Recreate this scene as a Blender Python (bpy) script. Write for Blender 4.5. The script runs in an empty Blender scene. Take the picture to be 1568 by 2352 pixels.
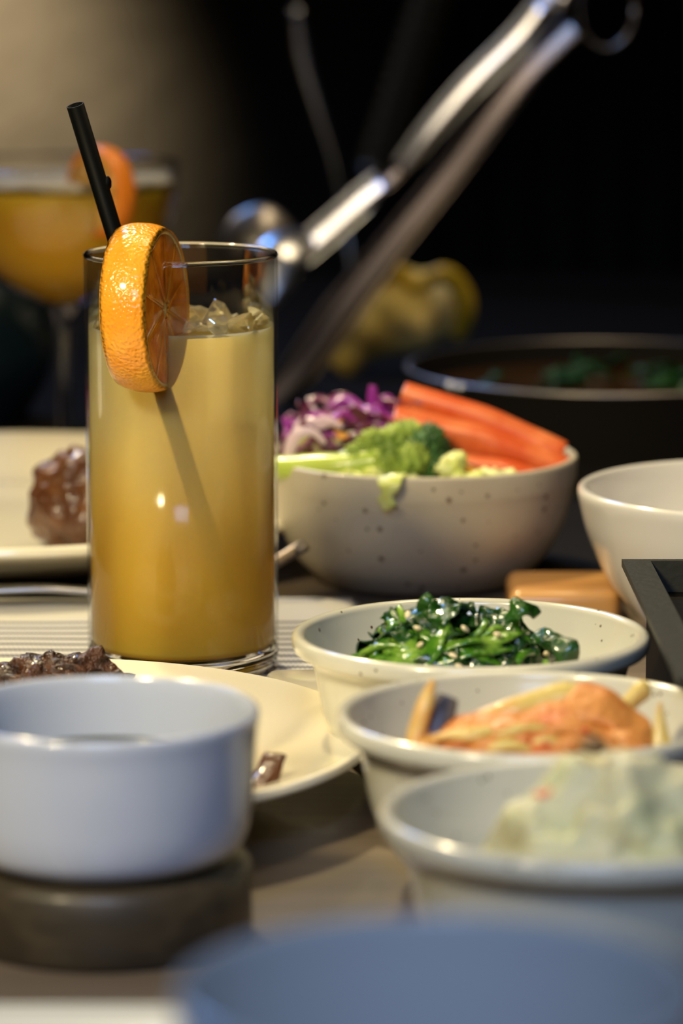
import bpy, bmesh, math, random
from mathutils import Vector, Matrix, noise

S = bpy.context.scene
C = S.collection
R = random.Random(7)
PI = math.pi

# ---------------------------------------------------------------- camera
cd = bpy.data.cameras.new('camera')
cam = bpy.data.objects.new('camera', cd)
C.objects.link(cam)
cam.location = (0, 0, .264)
cam.rotation_euler = (math.radians(90 - 9.8), 0, 0)
cd.sensor_fit = 'VERTICAL'
cd.sensor_height = 36
cd.lens = 9000 / 2352 * 36
cd.clip_start = .02
cd.dof.use_dof = True
cd.dof.focus_distance = 1.165
cd.dof.aperture_fstop = .1378 / .0146
S.camera = cam

# ---------------------------------------------------------------- world, lights, exposure
w = bpy.data.worlds.new('world')
S.world = w
w.use_nodes = True
w.node_tree.nodes['Background'].inputs[0].default_value = (.55, .5, .5, 1)
w.node_tree.nodes['Background'].inputs[1].default_value = .004
S.view_settings.view_transform = 'Standard'
S.view_settings.look = 'None'
S.view_settings.gamma = 1
S.view_settings.use_curve_mapping = False
S.view_settings.exposure = 0.0
S.cycles.max_bounces = 14
S.cycles.transparent_max_bounces = 24
S.cycles.volume_bounces = 8
S.cycles.transmission_bounces = 10
S.cycles.caustics_reflective = False
S.cycles.sample_clamp_indirect = 4


def area(name, loc, target, size, power, col, size_y=None):
    ld = bpy.data.lights.new(name, 'AREA')
    ld.energy = power
    ld.color = col
    ld.size = size
    if size_y:
        ld.shape = 'RECTANGLE'
        ld.size_y = size_y
    o = bpy.data.objects.new(name, ld)
    C.objects.link(o)
    o.location = loc
    o.rotation_euler = (Vector(target) - Vector(loc)).to_track_quat('-Z', 'Y').to_euler()
    return o


def spot(name, loc, target, deg, blend, power, col, soft):
    ld = bpy.data.lights.new(name, 'SPOT')
    ld.energy = power
    ld.color = col
    ld.spot_size = math.radians(deg)
    ld.spot_blend = blend
    ld.shadow_soft_size = soft
    o = bpy.data.objects.new(name, ld)
    C.objects.link(o)
    o.location = loc
    o.rotation_euler = (Vector(target) - Vector(loc)).to_track_quat('-Z', 'Y').to_euler()
    return o


spot('pendant_spot_behind', (-.40, 2.0, 1.15), (.03, 1.20, .02), 30, .6, 72, (1, .83, .47), .035)
spot('pendant_spot_left', (-.55, .30, .85), (-.01, 1.20, .04), 36, .85, 74, (1, .84, .50), .09)
lt_ = area('cool_side_light', (-.05, .12, .66), (-.02, .80, .02), .34, .85, (.42, .60, 1), .24)
lt_.data.spread = math.radians(66)
area('ceiling_light', (.25, 1.60, 1.25), (.05, 1.5, 0), .35, 1.7, (1, .80, .50)).data.spread = math.radians(95)
area('wall_lamp', (-.80, 2.45, .95), (.03, 1.75, .1), .26, .8, (1, .82, .55)).data.spread = math.radians(110)  # added fill, placed so the steel tongs mirror warm light
sp = bpy.data.lights.new('wall_spot', 'SPOT')
sp.energy = 250
sp.color = (1, .83, .58)
sp.spot_size = math.radians(17)
sp.spot_blend = 1
sp.shadow_soft_size = .05
area('cool_wall_lamp', (-.50, 2.55, 1.10), (.06, 1.78, .12), .22, 1.3, (.16, .40, 1)).data.spread = math.radians(70)  # added blue fill for cool reflections along the tongs
so = bpy.data.objects.new('wall_spot', sp)
C.objects.link(so)
so.location = (-.75, 2.3, .9)
so.rotation_euler = (Vector((-.32, 3.0, .11)) - Vector(so.location)).to_track_quat('-Z', 'Y').to_euler()


# ---------------------------------------------------------------- materials
def mat(name, base, rough=.5, metal=0, coat=0, sss=0, spec=.5, bump=None, vary=None, speck=None, trans=0, ior=1.45, sssr=None):
    m = bpy.data.materials.new(name)
    m.use_nodes = True
    nt = m.node_tree
    n = nt.nodes
    L = nt.links
    b = n['Principled BSDF']
    b.inputs['Base Color'].default_value = (*base, 1)
    b.inputs['Roughness'].default_value = rough
    b.inputs['Metallic'].default_value = metal
    b.inputs['Coat Weight'].default_value = coat
    b.inputs['Coat Roughness'].default_value = .08
    b.inputs['Specular IOR Level'].default_value = spec
    b.inputs['Transmission Weight'].default_value = trans
    b.inputs['IOR'].default_value = ior
    if sss:
        b.inputs['Subsurface Weight'].default_value = sss
        b.inputs['Subsurface Radius'].default_value = (1, .6, .25)
        b.inputs['Subsurface Scale'].default_value = sssr or .004
    tc = n.new('ShaderNodeTexCoord')
    last = None
    if vary:   # (scale, second colour, low, high)
        t = n.new('ShaderNodeTexNoise')
        t.inputs['Scale'].default_value = vary[0]
        t.inputs['Detail'].default_value = 5
        L.new(tc.outputs['Object'], t.inputs['Vector'])
        r = n.new('ShaderNodeMapRange')
        r.inputs[1].default_value = vary[2]
        r.inputs[2].default_value = vary[3]
        L.new(t.outputs['Fac'], r.inputs[0])
        mx = n.new('ShaderNodeMix')
        mx.data_type = 'RGBA'
        mx.inputs[6].default_value = (*base, 1)
        mx.inputs[7].default_value = (*vary[1], 1)
        L.new(r.outputs[0], mx.inputs[0])
        last = mx.outputs[2]
    if speck:  # (scale, colour, radius)
        v = n.new('ShaderNodeTexVoronoi')
        v.inputs['Scale'].default_value = speck[0]
        L.new(tc.outputs['Object'], v.inputs['Vector'])
        a = n.new('ShaderNodeMath')
        a.operation = 'LESS_THAN'
        sep = n.new('ShaderNodeSeparateColor')
        L.new(v.outputs['Color'], sep.inputs[0])
        q = n.new('ShaderNodeMath')
        q.operation = 'MULTIPLY'
        q.inputs[1].default_value = speck[2]
        L.new(sep.outputs[0], q.inputs[0])
        L.new(v.outputs['Distance'], a.inputs[0])
        L.new(q.outputs[0], a.inputs[1])
        mx = n.new('ShaderNodeMix')
        mx.data_type = 'RGBA'
        mx.inputs[7].default_value = (*speck[1], 1)
        if last:
            L.new(last, mx.inputs[6])
        else:
            mx.inputs[6].default_value = (*base, 1)
        L.new(a.outputs[0], mx.inputs[0])
        last = mx.outputs[2]
    if last:
        L.new(last, b.inputs['Base Color'])
    if bump:   # (kind, scale, strength, distance)
        if bump[0] == 'noise':
            t = n.new('ShaderNodeTexNoise')
            t.inputs['Detail'].default_value = 4
            out = t.outputs['Fac']
        else:
            t = n.new('ShaderNodeTexVoronoi')
            t.feature = 'SMOOTH_F1'
            out = t.outputs['Distance']
        t.inputs['Scale'].default_value = bump[1]
        L.new(tc.outputs['Object'], t.inputs['Vector'])
        bp = n.new('ShaderNodeBump')
        bp.inputs['Strength'].default_value = bump[2]
        bp.inputs['Distance'].default_value = bump[3]
        L.new(out, bp.inputs['Height'])
        L.new(bp.outputs[0], b.inputs['Normal'])
    return m


def thin_glass(name, tint=(1, 1, 1), gloss=1.0, ior=1.5):
    m = bpy.data.materials.new(name)
    m.use_nodes = True
    nt = m.node_tree
    n = nt.nodes
    L = nt.links
    n.remove(n['Principled BSDF'])
    t = n.new('ShaderNodeBsdfTransparent')
    t.inputs[0].default_value = (*tint, 1)
    g = n.new('ShaderNodeBsdfGlossy')
    g.inputs['Roughness'].default_value = .015
    fr = n.new('ShaderNodeFresnel')
    fr.inputs[0].default_value = ior
    mu = n.new('ShaderNodeMath')
    mu.operation = 'MULTIPLY'
    mu.inputs[1].default_value = gloss
    L.new(fr.outputs[0], mu.inputs[0])
    mx = n.new('ShaderNodeMixShader')
    L.new(mu.outputs[0], mx.inputs[0])
    L.new(t.outputs[0], mx.inputs[1])
    L.new(g.outputs[0], mx.inputs[2])
    L.new(mx.outputs[0], n['Material Output'].inputs[0])
    return m


def drink_material(name, z0, z1, col0, col1):
    """cloudy juice: strong subsurface scattering, a little blurred see-through, amber low and pale high"""
    m = mat(name, col0, .12, sss=.85, sssr=.028, ior=1.33)
    nt = m.node_tree
    n = nt.nodes
    L = nt.links
    b = n['Principled BSDF']
    b.inputs['Subsurface Radius'].default_value = (1, .8, .4)
    g = n.new('ShaderNodeNewGeometry')
    s = n.new('ShaderNodeSeparateXYZ')
    L.new(g.outputs['Position'], s.inputs[0])
    tx = n.new('ShaderNodeTexNoise')
    tx.inputs['Scale'].default_value = 38
    tx.inputs['Detail'].default_value = 3
    L.new(g.outputs['Position'], tx.inputs['Vector'])
    wv = n.new('ShaderNodeMath')
    wv.operation = 'MULTIPLY_ADD'
    L.new(tx.outputs['Fac'], wv.inputs[0])
    wv.inputs[1].default_value = .030
    L.new(s.outputs[2], wv.inputs[2])
    r = n.new('ShaderNodeMapRange')
    r.interpolation_type = 'SMOOTHSTEP'
    r.inputs[1].default_value = z0
    r.inputs[2].default_value = z1
    L.new(wv.outputs[0], r.inputs[0])
    mx = n.new('ShaderNodeMix')
    mx.data_type = 'RGBA'
    mx.inputs[6].default_value = (*col0, 1)
    mx.inputs[7].default_value = (*col1, 1)
    L.new(r.outputs[0], mx.inputs[0])
    L.new(mx.outputs[2], b.inputs['Base Color'])
    rf = n.new('ShaderNodeBsdfRefraction')
    rf.inputs['IOR'].default_value = 1.12
    rf.inputs['Roughness'].default_value = .32
    rf.inputs['Color'].default_value = (1, .88, .5, 1)
    k = n.new('ShaderNodeMapRange')
    k.inputs[1].default_value = .02
    k.inputs[2].default_value = .10
    k.inputs[3].default_value = .05
    k.inputs[4].default_value = .6
    L.new(s.outputs[2], k.inputs[0])
    ms = n.new('ShaderNodeMixShader')
    L.new(k.outputs[0], ms.inputs[0])
    L.new(b.outputs[0], ms.inputs[1])
    L.new(rf.outputs[0], ms.inputs[2])
    L.new(ms.outputs[0], n['Material Output'].inputs['Surface'])
    return m


def wood_material(name, a, b, rough, coat):
    m = mat(name, a, rough, coat=coat)
    nt = m.node_tree
    n = nt.nodes
    L = nt.links
    tc = n.new('ShaderNodeTexCoord')
    mp = n.new('ShaderNodeMapping')
    mp.inputs['Scale'].default_value = (3, 90, 90)
    L.new(tc.outputs['Object'], mp.inputs[0])
    t = n.new('ShaderNodeTexNoise')
    t.inputs['Scale'].default_value = 2.2
    t.inputs['Detail'].default_value = 6
    t.inputs['Distortion'].default_value = .6
    L.new(mp.outputs[0], t.inputs['Vector'])
    cr = n.new('ShaderNodeValToRGB')
    cr.color_ramp.elements[0].position = .35
    cr.color_ramp.elements[0].color = (*a, 1)
    cr.color_ramp.elements[1].position = .68
    cr.color_ramp.elements[1].color = (*b, 1)
    L.new(t.outputs['Fac'], cr.inputs[0])
    L.new(cr.outputs[0], n['Principled BSDF'].inputs['Base Color'])
    return m


def napkin_material():
    m = mat('linen', (.72, .70, .66), .9)
    nt = m.node_tree
    n = nt.nodes
    L = nt.links
    tc = n.new('ShaderNodeTexCoord')
    s = n.new('ShaderNodeSeparateXYZ')
    L.new(tc.outputs['Object'], s.inputs[0])

    def mth(op, a, b=None, c=None):
        q = n.new('ShaderNodeMath')
        q.operation = op
        for i, v in enumerate((a, b, c)):
            if v is None:
                continue
            if isinstance(v, (int, float)):
                q.inputs[i].default_value = v
            else:
                L.new(v, q.inputs[i])
        return q.outputs[0]
    # woven zigzag rows: a dark thread every 9 mm, wavering across the cloth
    zig = mth('ABSOLUTE', mth('SUBTRACT', mth('FRACT', mth('MULTIPLY', s.outputs[0], 650)), .5))
    row = mth('FRACT', mth('ADD', mth('MULTIPLY', s.outputs[1], 112), mth('MULTIPLY', zig, .32)))
    line = mth('LESS_THAN', row, .38)
    band = mth('LESS_THAN', s.outputs[1], .092)
    fac = mth('MULTIPLY', mth('MULTIPLY', line, band), .92)
    mx = n.new('ShaderNodeMix')
    mx.data_type = 'RGBA'
    mx.inputs[6].default_value = (.52, .50, .46, 1)
    mx.inputs[7].default_value = (.04, .04, .055, 1)
    L.new(fac, mx.inputs[0])
    L.new(mx.outputs[2], n['Principled BSDF'].inputs['Base Color'])
    bp = n.new('ShaderNodeBump')
    bp.inputs['Strength'].default_value = .5
    bp.inputs['Distance'].default_value = .0004
    L.new(row, bp.inputs['Height'])
    L.new(bp.outputs[0], n['Principled BSDF'].inputs['Normal'])
    return m


M = dict(
    table=wood_material('table_wood', (.125, .092, .062), (.165, .125, .088), .42, .12),
    board=wood_material('board_wood', (.42, .20, .06), (.60, .32, .11), .35, .3),
    dark_wood=wood_material('trivet_wood', (.028, .021, .012), (.055, .040, .022), .45, .1),
    bowl=mat('stoneware_glaze', (.57, .55, .45), .22, coat=.5, speck=(260, (.12, .08, .05), .16), vary=(25, (.51, .49, .39), .4, .7)),
    salad_bowl=mat('matt_speckled_stoneware', (.54, .48, .365), .42, coat=.15, speck=(210, (.16, .11, .07), .24), vary=(18, (.47, .40, .29), .4, .7)),
    cream=mat('cream_glaze', (.86, .79, .60), .14, coat=.6),
    white=mat('white_glaze', (.68, .65, .60), .18, coat=.5),
    cup=mat('cup_glaze', (.47, .50, .57), .16, coat=.6),
    soup=mat('dark_sauce', (.03, .035, .015), .04, spec=.7, coat=.5),
    napkin=napkin_material(),
    clear=thin_glass('clear_glass', (1, 1, 1), .55),
    inner=thin_glass('inner_clear_glass', (1, 1, 1), .35),
    thick=mat('thick_glass', (1, 1, 1), .0, trans=1, ior=1.48),
    ice=mat('ice', (.97, .90, .62), .03, trans=.74, ior=1.30, coat=.4),
    straw=mat('black_plastic', (.002, .002, .002), .5, spec=.06),
    peel=mat('orange_peel', (.95, .34, .02), .28, sss=.15, coat=.3, bump=('voronoi', 950, .55, .0008), vary=(90, (.98, .42, .03), .4, .65)),
    pith=mat('orange_pith', (.95, .62, .20), .5, sss=.2),
    pulp=mat('orange_pulp', (.90, .25, .01), .16, sss=.4, coat=.5, bump=('noise', 420, .6, .0008), vary=(200, (.72, .16, .005), .42, .62)),
    membrane=mat('orange_membrane', (.88, .29, .02), .25, sss=.3),
    bluebowl=mat('slate_blue_glaze', (.42, .41, .385), .2, coat=.7),
    hose=mat('blackened_hose', (.05, .045, .035), .4, .3),
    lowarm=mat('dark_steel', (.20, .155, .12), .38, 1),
    peel_far=mat('far_orange_peel', (.9, .25, .02), .4),
    pulp_far=mat('far_orange_flesh', (.75, .42, .10), .4, sss=.2),
    carrot=mat('carrot', (.60, .085, .016), .36, sss=.1, coat=.12, vary=(60, (.74, .20, .06), .4, .7), bump=('noise', 160, .3, .001)),
    broc_stem=mat('broccoli_stem', (.50, .62, .10), .32, sss=.3, coat=.2, vary=(50, (.30, .45, .05), .45, .7)),
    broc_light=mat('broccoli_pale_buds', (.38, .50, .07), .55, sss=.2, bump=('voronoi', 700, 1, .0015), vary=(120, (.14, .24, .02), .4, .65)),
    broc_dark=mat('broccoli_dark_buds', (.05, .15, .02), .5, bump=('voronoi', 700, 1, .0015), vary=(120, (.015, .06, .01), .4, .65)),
    cabbage=mat('red_cabbage', (.11, .006, .05), .3, sss=.1, coat=.4, vary=(110, (.50, .30, .44), .56, .68)),
    violet=mat('violet_cabbage', (.30, .03, .32), .3, sss=.2, coat=.4),
    cabbage_rib=mat('pale_cabbage_rib', (.66, .50, .60), .35, sss=.2, coat=.3),
    lettuce=mat('lettuce', (.62, .68, .16), .35, sss=.3, coat=.2, vary=(80, (.75, .78, .38), .4, .65)),
    carrot_shred=mat('carrot_shred', (.90, .38, .06), .35, sss=.2),
    stem=mat('spinach_stem', (.045, .15, .008), .16, coat=.7, sss=.05, vary=(110, (.24, .40, .05), .46, .66), bump=('noise', 420, .6, .001)),
    leaf=mat('spinach_leaf', (.007, .034, .004), .14, coat=.8, vary=(110, (.022, .095, .008), .4, .65), bump=('noise', 520, .7, .0015)),
    sesame=mat('sesame', (.80, .66, .40), .35, coat=.3),
    kimchi=mat('kimchi_cabbage', (.60, .24, .055), .42, sss=.1, coat=.05, vary=(75, (.52, .09, .012), .46, .66), bump=('noise', 260, .8, .002)),
    kimchi_pale=mat('kimchi_rib', (.60, .45, .13), .38, sss=.1, coat=.1, vary=(60, (.62, .28, .07), .48, .7), bump=('noise', 200, .4, .0015)),
    kimchi_dark=mat('kimchi_dark_peel', (.09, .075, .07), .4),
    kimchi_juice=mat('kimchi_juice', (.30, .17, .06), .08, coat=.4),
    chilli=mat('chilli_flake', (.55, .05, .01), .3),
    potato=mat('potato_salad', (.58, .54, .33), .45, sss=.3, vary=(60, (.55, .56, .30), .42, .68), bump=('noise', 160, .8, .003)),
    brown_bit=mat('brown_garnish', (.20, .11, .04), .5),
    meat=mat('grilled_meat', (.070, .023, .008), .28, coat=.3, vary=(90, (.15, .058, .02), .42, .68), bump=('noise', 260, .8, .002)),
    char=mat('charred_meat', (.028, .010, .005), .38, coat=.15, vary=(200, (.10, .035, .015), .42, .68), bump=('noise', 420, 1, .003)),
    steel=mat('brushed_steel', (.56, .56, .58), .28, 1),
    dull_steel=mat('worn_steel', (.30, .27, .25), .38, 1),
    iron=mat('cast_iron', (.008, .007, .006), .7, spec=.04, bump=('noise', 300, .3, .001)),
    iron_edge=mat('worn_iron_flange', (.026, .026, .021), .5, spec=.3, bump=('noise', 300, .3, .001)),
    jug=mat('dark_teal_glaze', (.006, .016, .022), .35),
    wall=mat('taupe_plaster', (.25, .213, .158), .8, bump=('noise', 30, .2, .01)),
    floor=mat('dark_floor', (.02, .016, .013), .6),
    slat=mat('dark_slat', (.022, .018, .014), .5),
    lemon=mat('lemon_flesh', (.85, .68, .26), .4, sss=.3, vary=(40, (.70, .50, .12), .4, .65)),
    lemon_peel=mat('lemon_peel', (.75, .48, .02), .4, bump=('voronoi', 400, .5, .001)),
    amber=mat('amber_cocktail', (.80, .43, .03), .12, sss=.7, sssr=.03, trans=.12, ior=1.33),
    foam=mat('cocktail_foam', (.46, .38, .20), .6, sss=.3, bump=('voronoi', 400, 1, .002)),
    herb=mat('green_herb', (.006, .045, .004), .4, sss=.1),
    broth=mat('red_broth', (.05, .02, .006), .12, coat=.3),
)


# ---------------------------------------------------------------- builders
def obj(name, bm, m, parent=None, smooth=True):
    me = bpy.data.meshes.new(name)
    bmesh.ops.recalc_face_normals(bm, faces=bm.faces[:])
    if smooth:
        for f in bm.faces:
            f.smooth = True
    bm.to_mesh(me)
    bm.free()
    me.materials.append(M[m])
    o = bpy.data.objects.new(name, me)
    C.objects.link(o)
    if parent:
        o.parent = parent
    return o


def tag(o, label, cat, group=None, kind=None):
    if label:
        o['label'] = label
    if cat:
        o['category'] = cat
    if group:
        o['group'] = group
    if kind:
        o['kind'] = kind
    return o


def thing(name, label, cat, loc=(0, 0, 0), rotz=0, group=None):
    o = bpy.data.objects.new(name, None)
    o.empty_display_size = .02
    C.objects.link(o)
    o.location = loc
    o.rotation_euler = (0, 0, rotz)
    return tag(o, label, cat, group)


def lathe(prof, seg=96, closed=False, bm=None, wob=0, seed=0, sx=1, sy=1):
    """revolve (r, z) points; closed joins last to first"""
    bm = bm or bmesh.new()
    rings = []
    for r, z in prof:
        if r < 1e-6:
            rings.append([bm.verts.new((0, 0, z))])
        else:
            ring = []
            for k in range(seg):
                a = 2 * PI * k / seg
                q = r * (1 + wob * noise.noise(Vector((math.cos(a) * 1.3, math.sin(a) * 1.3, seed))))
                ring.append(bm.verts.new((q * math.cos(a) * sx, q * math.sin(a) * sy, z)))
            rings.append(ring)
    pairs = list(zip(rings, rings[1:]))
    if closed:
        pairs.append((rings[-1], rings[0]))
    for A, B in pairs:
        if len(A) == 1 and len(B) == 1:
            continue
        for k in range(seg):
            j = (k + 1) % seg
            if len(A) == 1:
                bm.faces.new((A[0], B[k], B[j]))
            elif len(B) == 1:
                bm.faces.new((A[k], A[j], B[0]))
            else:
                bm.faces.new((A[k], A[j], B[j], B[k]))
    return bm


def smooth_prof(pts, n=6):
    """Catmull-Rom through profile points"""
    out = []
    P = [Vector(p) for p in pts]
    for i in range(len(P) - 1):
        p0 = P[max(i - 1, 0)]
        p1, p2 = P[i], P[i + 1]
        p3 = P[min(i + 2, len(P) - 1)]
        for k in range(n):
            t = k / n
            q = .5 * ((2 * p1) + (p2 - p0) * t + (2 * p0 - 5 * p1 + 4 * p2 - p3) * t * t + (3 * p1 - p0 - 3 * p2 + p3) * t ** 3)
            out.append(q)
    out.append(P[-1])
    return out


def prof(pts, n=6):
    return [(max(0, p[0]) if p[0] > 1e-5 else 0, p[1]) for p in smooth_prof([(a, b) for a, b in pts], n)]


def sweep(pts, wid, thk, up=(0, 0, 1), seg=10, power=2.0, n=5, bm=None, twist=0):
    """sweep a superellipse (half-width wid, half-thickness thk) along a smoothed path"""
    bm = bm or bmesh.new()
    P = smooth_prof(pts, n) if n > 1 and len(pts) > 2 else [Vector(p) for p in pts]
    N = len(P)

    def val(v, t):
        if isinstance(v, (int, float)):
            return v
        x = t * (len(v) - 1)
        i = min(int(x), len(v) - 2)
        return v[i] + (v[i + 1] - v[i]) * (x - i)
    rings = []
    up = Vector(up)
    for i, p in enumerate(P):
        t = (P[min(i + 1, N - 1)] - P[max(i - 1, 0)]).normalized()
        s = t.cross(up)
        if s.length < 1e-4:
            s = t.cross(Vector((0, 1, 0)))
        s.normalize()
        u = s.cross(t).normalized()
        up = u
        f = i / (N - 1)
        tw = twist * f
        s2 = s * math.cos(tw) + u * math.sin(tw)
        u2 = u * math.cos(tw) - s * math.sin(tw)
        a, b = val(wid, f), val(thk, f)
        ring = []
        for k in range(seg):
            an = 2 * PI * (k + .5) / seg
            c, d = math.cos(an), math.sin(an)
            x = math.copysign(abs(c) ** (2 / power), c)
            y = math.copysign(abs(d) ** (2 / power), d)
            ring.append(bm.verts.new(p + s2 * x * a + u2 * y * b))
        rings.append(ring)
    for A, B in zip(rings, rings[1:]):
        for k in range(seg):
            j = (k + 1) % seg
            bm.faces.new((A[k], A[j], B[j], B[k]))
    bm.faces.new(rings[0][::-1])
    bm.faces.new(rings[-1])
    return bm


def turb(bm, amp, freq, seed=0):
    for v in bm.verts:
        v.co += noise.noise_vector(v.co * freq + Vector((seed * 3.1, seed * 1.7, seed))) * amp
    return bm


def blob(rad, sub=4, amp=.2, freq=2.0, seed=0, flat=None, oct=3):
    bm = bmesh.new()
    bmesh.ops.create_icosphere(bm, subdivisions=sub, radius=1)
    for v in bm.verts:
        d = v.co.normalized()
        k = 1 + amp * noise.fractal(d * freq + Vector((seed * 7.3, seed, -seed)), 1.0, 2.0, oct)
        v.co = Vector((d.x * rad[0] * k, d.y * rad[1] * k, d.z * rad[2] * k))
        if flat is not None and v.co.z < flat:
            v.co.z = flat
    return bm


def shift(bm, v):
    bmesh.ops.translate(bm, verts=bm.verts[:], vec=Vector(v))
    return bm


def box(x0, x1, y0, y1, z0, z1, bev=0, seg=2, bm=None):
    bm = bm or bmesh.new()
    r = bmesh.ops.create_cube(bm, size=1)
    for v in r['verts']:
        v.co = Vector(((x0 + x1) / 2 + v.co.x * (x1 - x0), (y0 + y1) / 2 + v.co.y * (y1 - y0), (z0 + z1) / 2 + v.co.z * (z1 - z0)))
    if bev:
        es = list({e for v in r['verts'] for e in v.link_edges})
        bmesh.ops.bevel(bm, geom=es, offset=bev, segments=seg, profile=.5, affect='EDGES')
    return bm


def prism(poly, t, bev, frame, bm=None):
    """extrude a 2-D outline (u, v) by t about the plane of frame=(origin, U, V, N)"""
    bm = bm or bmesh.new()
    O, U, V, N = frame
    A = [bm.verts.new(O + U * a + V * b - N * (t / 2)) for a, b in poly]
    B = [bm.verts.new(O + U * a + V * b + N * (t / 2)) for a, b in poly]
    n = len(poly)
    es = []
    fa = bm.faces.new(A[::-1])
    fb = bm.faces.new(B)
    for k in range(n):
        bm.faces.new((A[k], A[(k + 1) % n], B[(k + 1) % n], B[k]))
    if bev:
        es = list(fa.edges) + list(fb.edges)
        bmesh.ops.bevel(bm, geom=es, offset=bev, segments=3, profile=.5, affect='EDGES')
    return bm


# ---------------------------------------------------------------- the setting
f = obj('floor', box(-4, 4, -2, 3.2, -.80, -.75), 'floor'); f['kind'] = 'structure'
wl = obj('wall_back', box(-4, 4, 3.0, 3.1, -.75, 2.2), 'wall'); wl['kind'] = 'structure'
for i in range(9):     # dark upright slats on the right half of the back wall
    x = .03 + i * .036
    s_ = obj('slat', box(x, x + .018, 2.965, 2.999, -.75, 2.0, .002), 'slat', wl, False)

tt = thing('dining_table', 'brown wooden dining table carrying all the dishes', 'table', (0, 0, 0))
obj('tabletop', box(-.9, .9, .2, 2.35, -.035, 0, .004), 'table', tt, False)
for sx in (-.8, .8):
    for sy in (.32, 2.22):
        obj('leg', box(sx - .035, sx + .035, sy - .035, sy + .035, -.75, -.035, .004), 'dark_wood', tt, False)


# ---------------------------------------------------------------- tall glass with the drink
GX, GY, GZ = -.0500, 1.2144, .0042
LZ = .1125           # liquid level
gl = thing('highball_glass', 'tall straight clear glass of cloudy yellow drink on the napkin', 'glass', (GX, GY, GZ))
H = .1318
Ro = .0302
ri = Ro - .0011
obj('glass_wall', lathe([(Ro, .006), (Ro, H - .0006)], 128), 'clear', gl)
obj('inner_wall', lathe([(ri, LZ - .0038), (ri, H - .0006)], 128), 'inner', gl)
rp = [((Ro + ri) / 2 + .00075 * math.cos(a), H - .0004 + .0008 * math.sin(a)) for a in [2 * PI * k / 10 for k in range(10)]]
tag(obj('rim', lathe(rp, 128, True), 'thick', gl), 'rounded bright glass lip', None)
bp = [(0, .001), (.024, .0006), (.0265, 0), (.0285, .0008), (.0298, .003), (Ro, .0062), (ri, .0085), (ri - .002, .0068), (.020, .0058), (0, .0056)]
obj('base', lathe(bp, 128), 'thick', gl)

M['drink'] = drink_material('cloudy_drink', .045, .130, (.74, .45, .05), (.63, .55, .25))
dr = [(0, .0062), (.020, .0064), (ri - .0022, .0074), (ri - .00025, .0100), (ri - .00025, LZ + .0012 - GZ), (ri - .0012, LZ - GZ), (0, LZ - GZ)]
bm = lathe(dr, 96)
tag(obj('cloudy_drink', shift(bm, (GX, GY, GZ)), 'drink'), 'cloudy drink fading from pale yellow to amber in the tall glass', 'drink')

# ice shards breaking the surface
rr = random.Random(5)
ice_spots = [(-.0245, -.004, .0048), (-.019, .012, .0045), (-.010, .020, .0042), (.0035, .002, .0062), (.0075, -.012, .0042), (.0125, .004, .0058), (.019, -.010, .0050), (.0215, .006, .0052),
             (.001, .016, .0055), (.0245, -.002, .0036), (-.004, .006, .0045), (.012, -.021, .0040), (.0015, -.010, .0040), (.014, .018, .0048), (-.022, -.013, .0036), (.017, -.004, .0042), (.0065, .020, .0042)]
for i, (x, y, r) in enumerate(ice_spots):
    b = bmesh.new()
    rr = random.Random(140 + i)
    rot = Matrix.Rotation(rr.uniform(-.9, .9), 3, 'X') @ Matrix.Rotation(rr.uniform(-.9, .9), 3, 'Y') @ Matrix.Rotation(rr.uniform(0, PI), 3, 'Z')
    for _ in range(14):
        a_ = rr.uniform(0, 2 * PI)
        q_ = rr.uniform(.6, 1.1)
        b.verts.new(rot @ Vector((math.cos(a_) * r * q_ * 1.15, math.sin(a_) * r * q_ * .9, rr.uniform(-.5, .5) * r)))
    bmesh.ops.convex_hull(b, input=b.verts[:])
    for v in [v for v in b.verts if not v.link_faces]:
        b.verts.remove(v)
    bmesh.ops.bevel(b, geom=b.edges[:], offset=.00025, segments=1, affect='EDGES')
    for v in b.verts:
        v.co += Vector((x, y, 0))
        q = math.hypot(v.co.x, v.co.y)
        if q > ri - .0008:
            v.co.x *= (ri - .0008) / q
            v.co.y *= (ri - .0008) / q
    o = obj('ice_shard', shift(b, (GX, GY, LZ + .0006 + rr.uniform(-.001, .0025))), 'ice', None, False)
    tag(o, 'jagged clear ice shard poking out of the cloudy drink', 'ice', 'ice shards at the top of the drink')

# straw
s0, s1 = Vector((GX + .0165, GY + .008, GZ + .009)), Vector((-.0672, 1.1955, .1362))
d = (s1 - s0).normalized()
top = s0 + d * ((s1 - s0).length + .0505)
st = thing('drinking_straw', 'black plastic straw leaning left out of the tall glass', 'straw', (0, 0, 0))
q = d.to_track_quat('Z', 'Y').to_matrix().to_4x4()
Ln = (top - s0).length
b = lathe([(.0027, 0), (.0027, Ln), (.0023, Ln), (.0023, 0)], 32, True)
bmesh.ops.transform(b, matrix=Matrix.Translation(s0) @ q, verts=b.verts[:])
obj('tube', b, 'straw', st)
nb = blob((.0013, .0011, .0022), 3, .15, 2, 3)
pz = s0 + d * (Ln - .0255) + Vector((.0026, -.0006, 0))
obj('plastic_burr', shift(nb, pz), 'straw', st)

# orange slice astride the rim
rad = Vector((-.23, -.973, 0)).normalized()
tan = Vector((.973, -.23, 0)).normalized()
up = Vector((0, 0, 1))
tan = (tan + Vector((0, 0, -.03))).normalized()
upv = (up + Vector((-.03, 0, .0))).normalized()
OC = Vector((GX, GY, 0)) + Vector((-.33, -.944, 0)).normalized() * ((Ro + ri) / 2)
OC.z = .1222
OR = .0258
sl = thing('orange_slice', 'thick orange slice wedged on the rim of the tall glass', 'orange slice', (0, 0, 0))
FR = (OC, rad, upv, tan)
T = .0145


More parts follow.
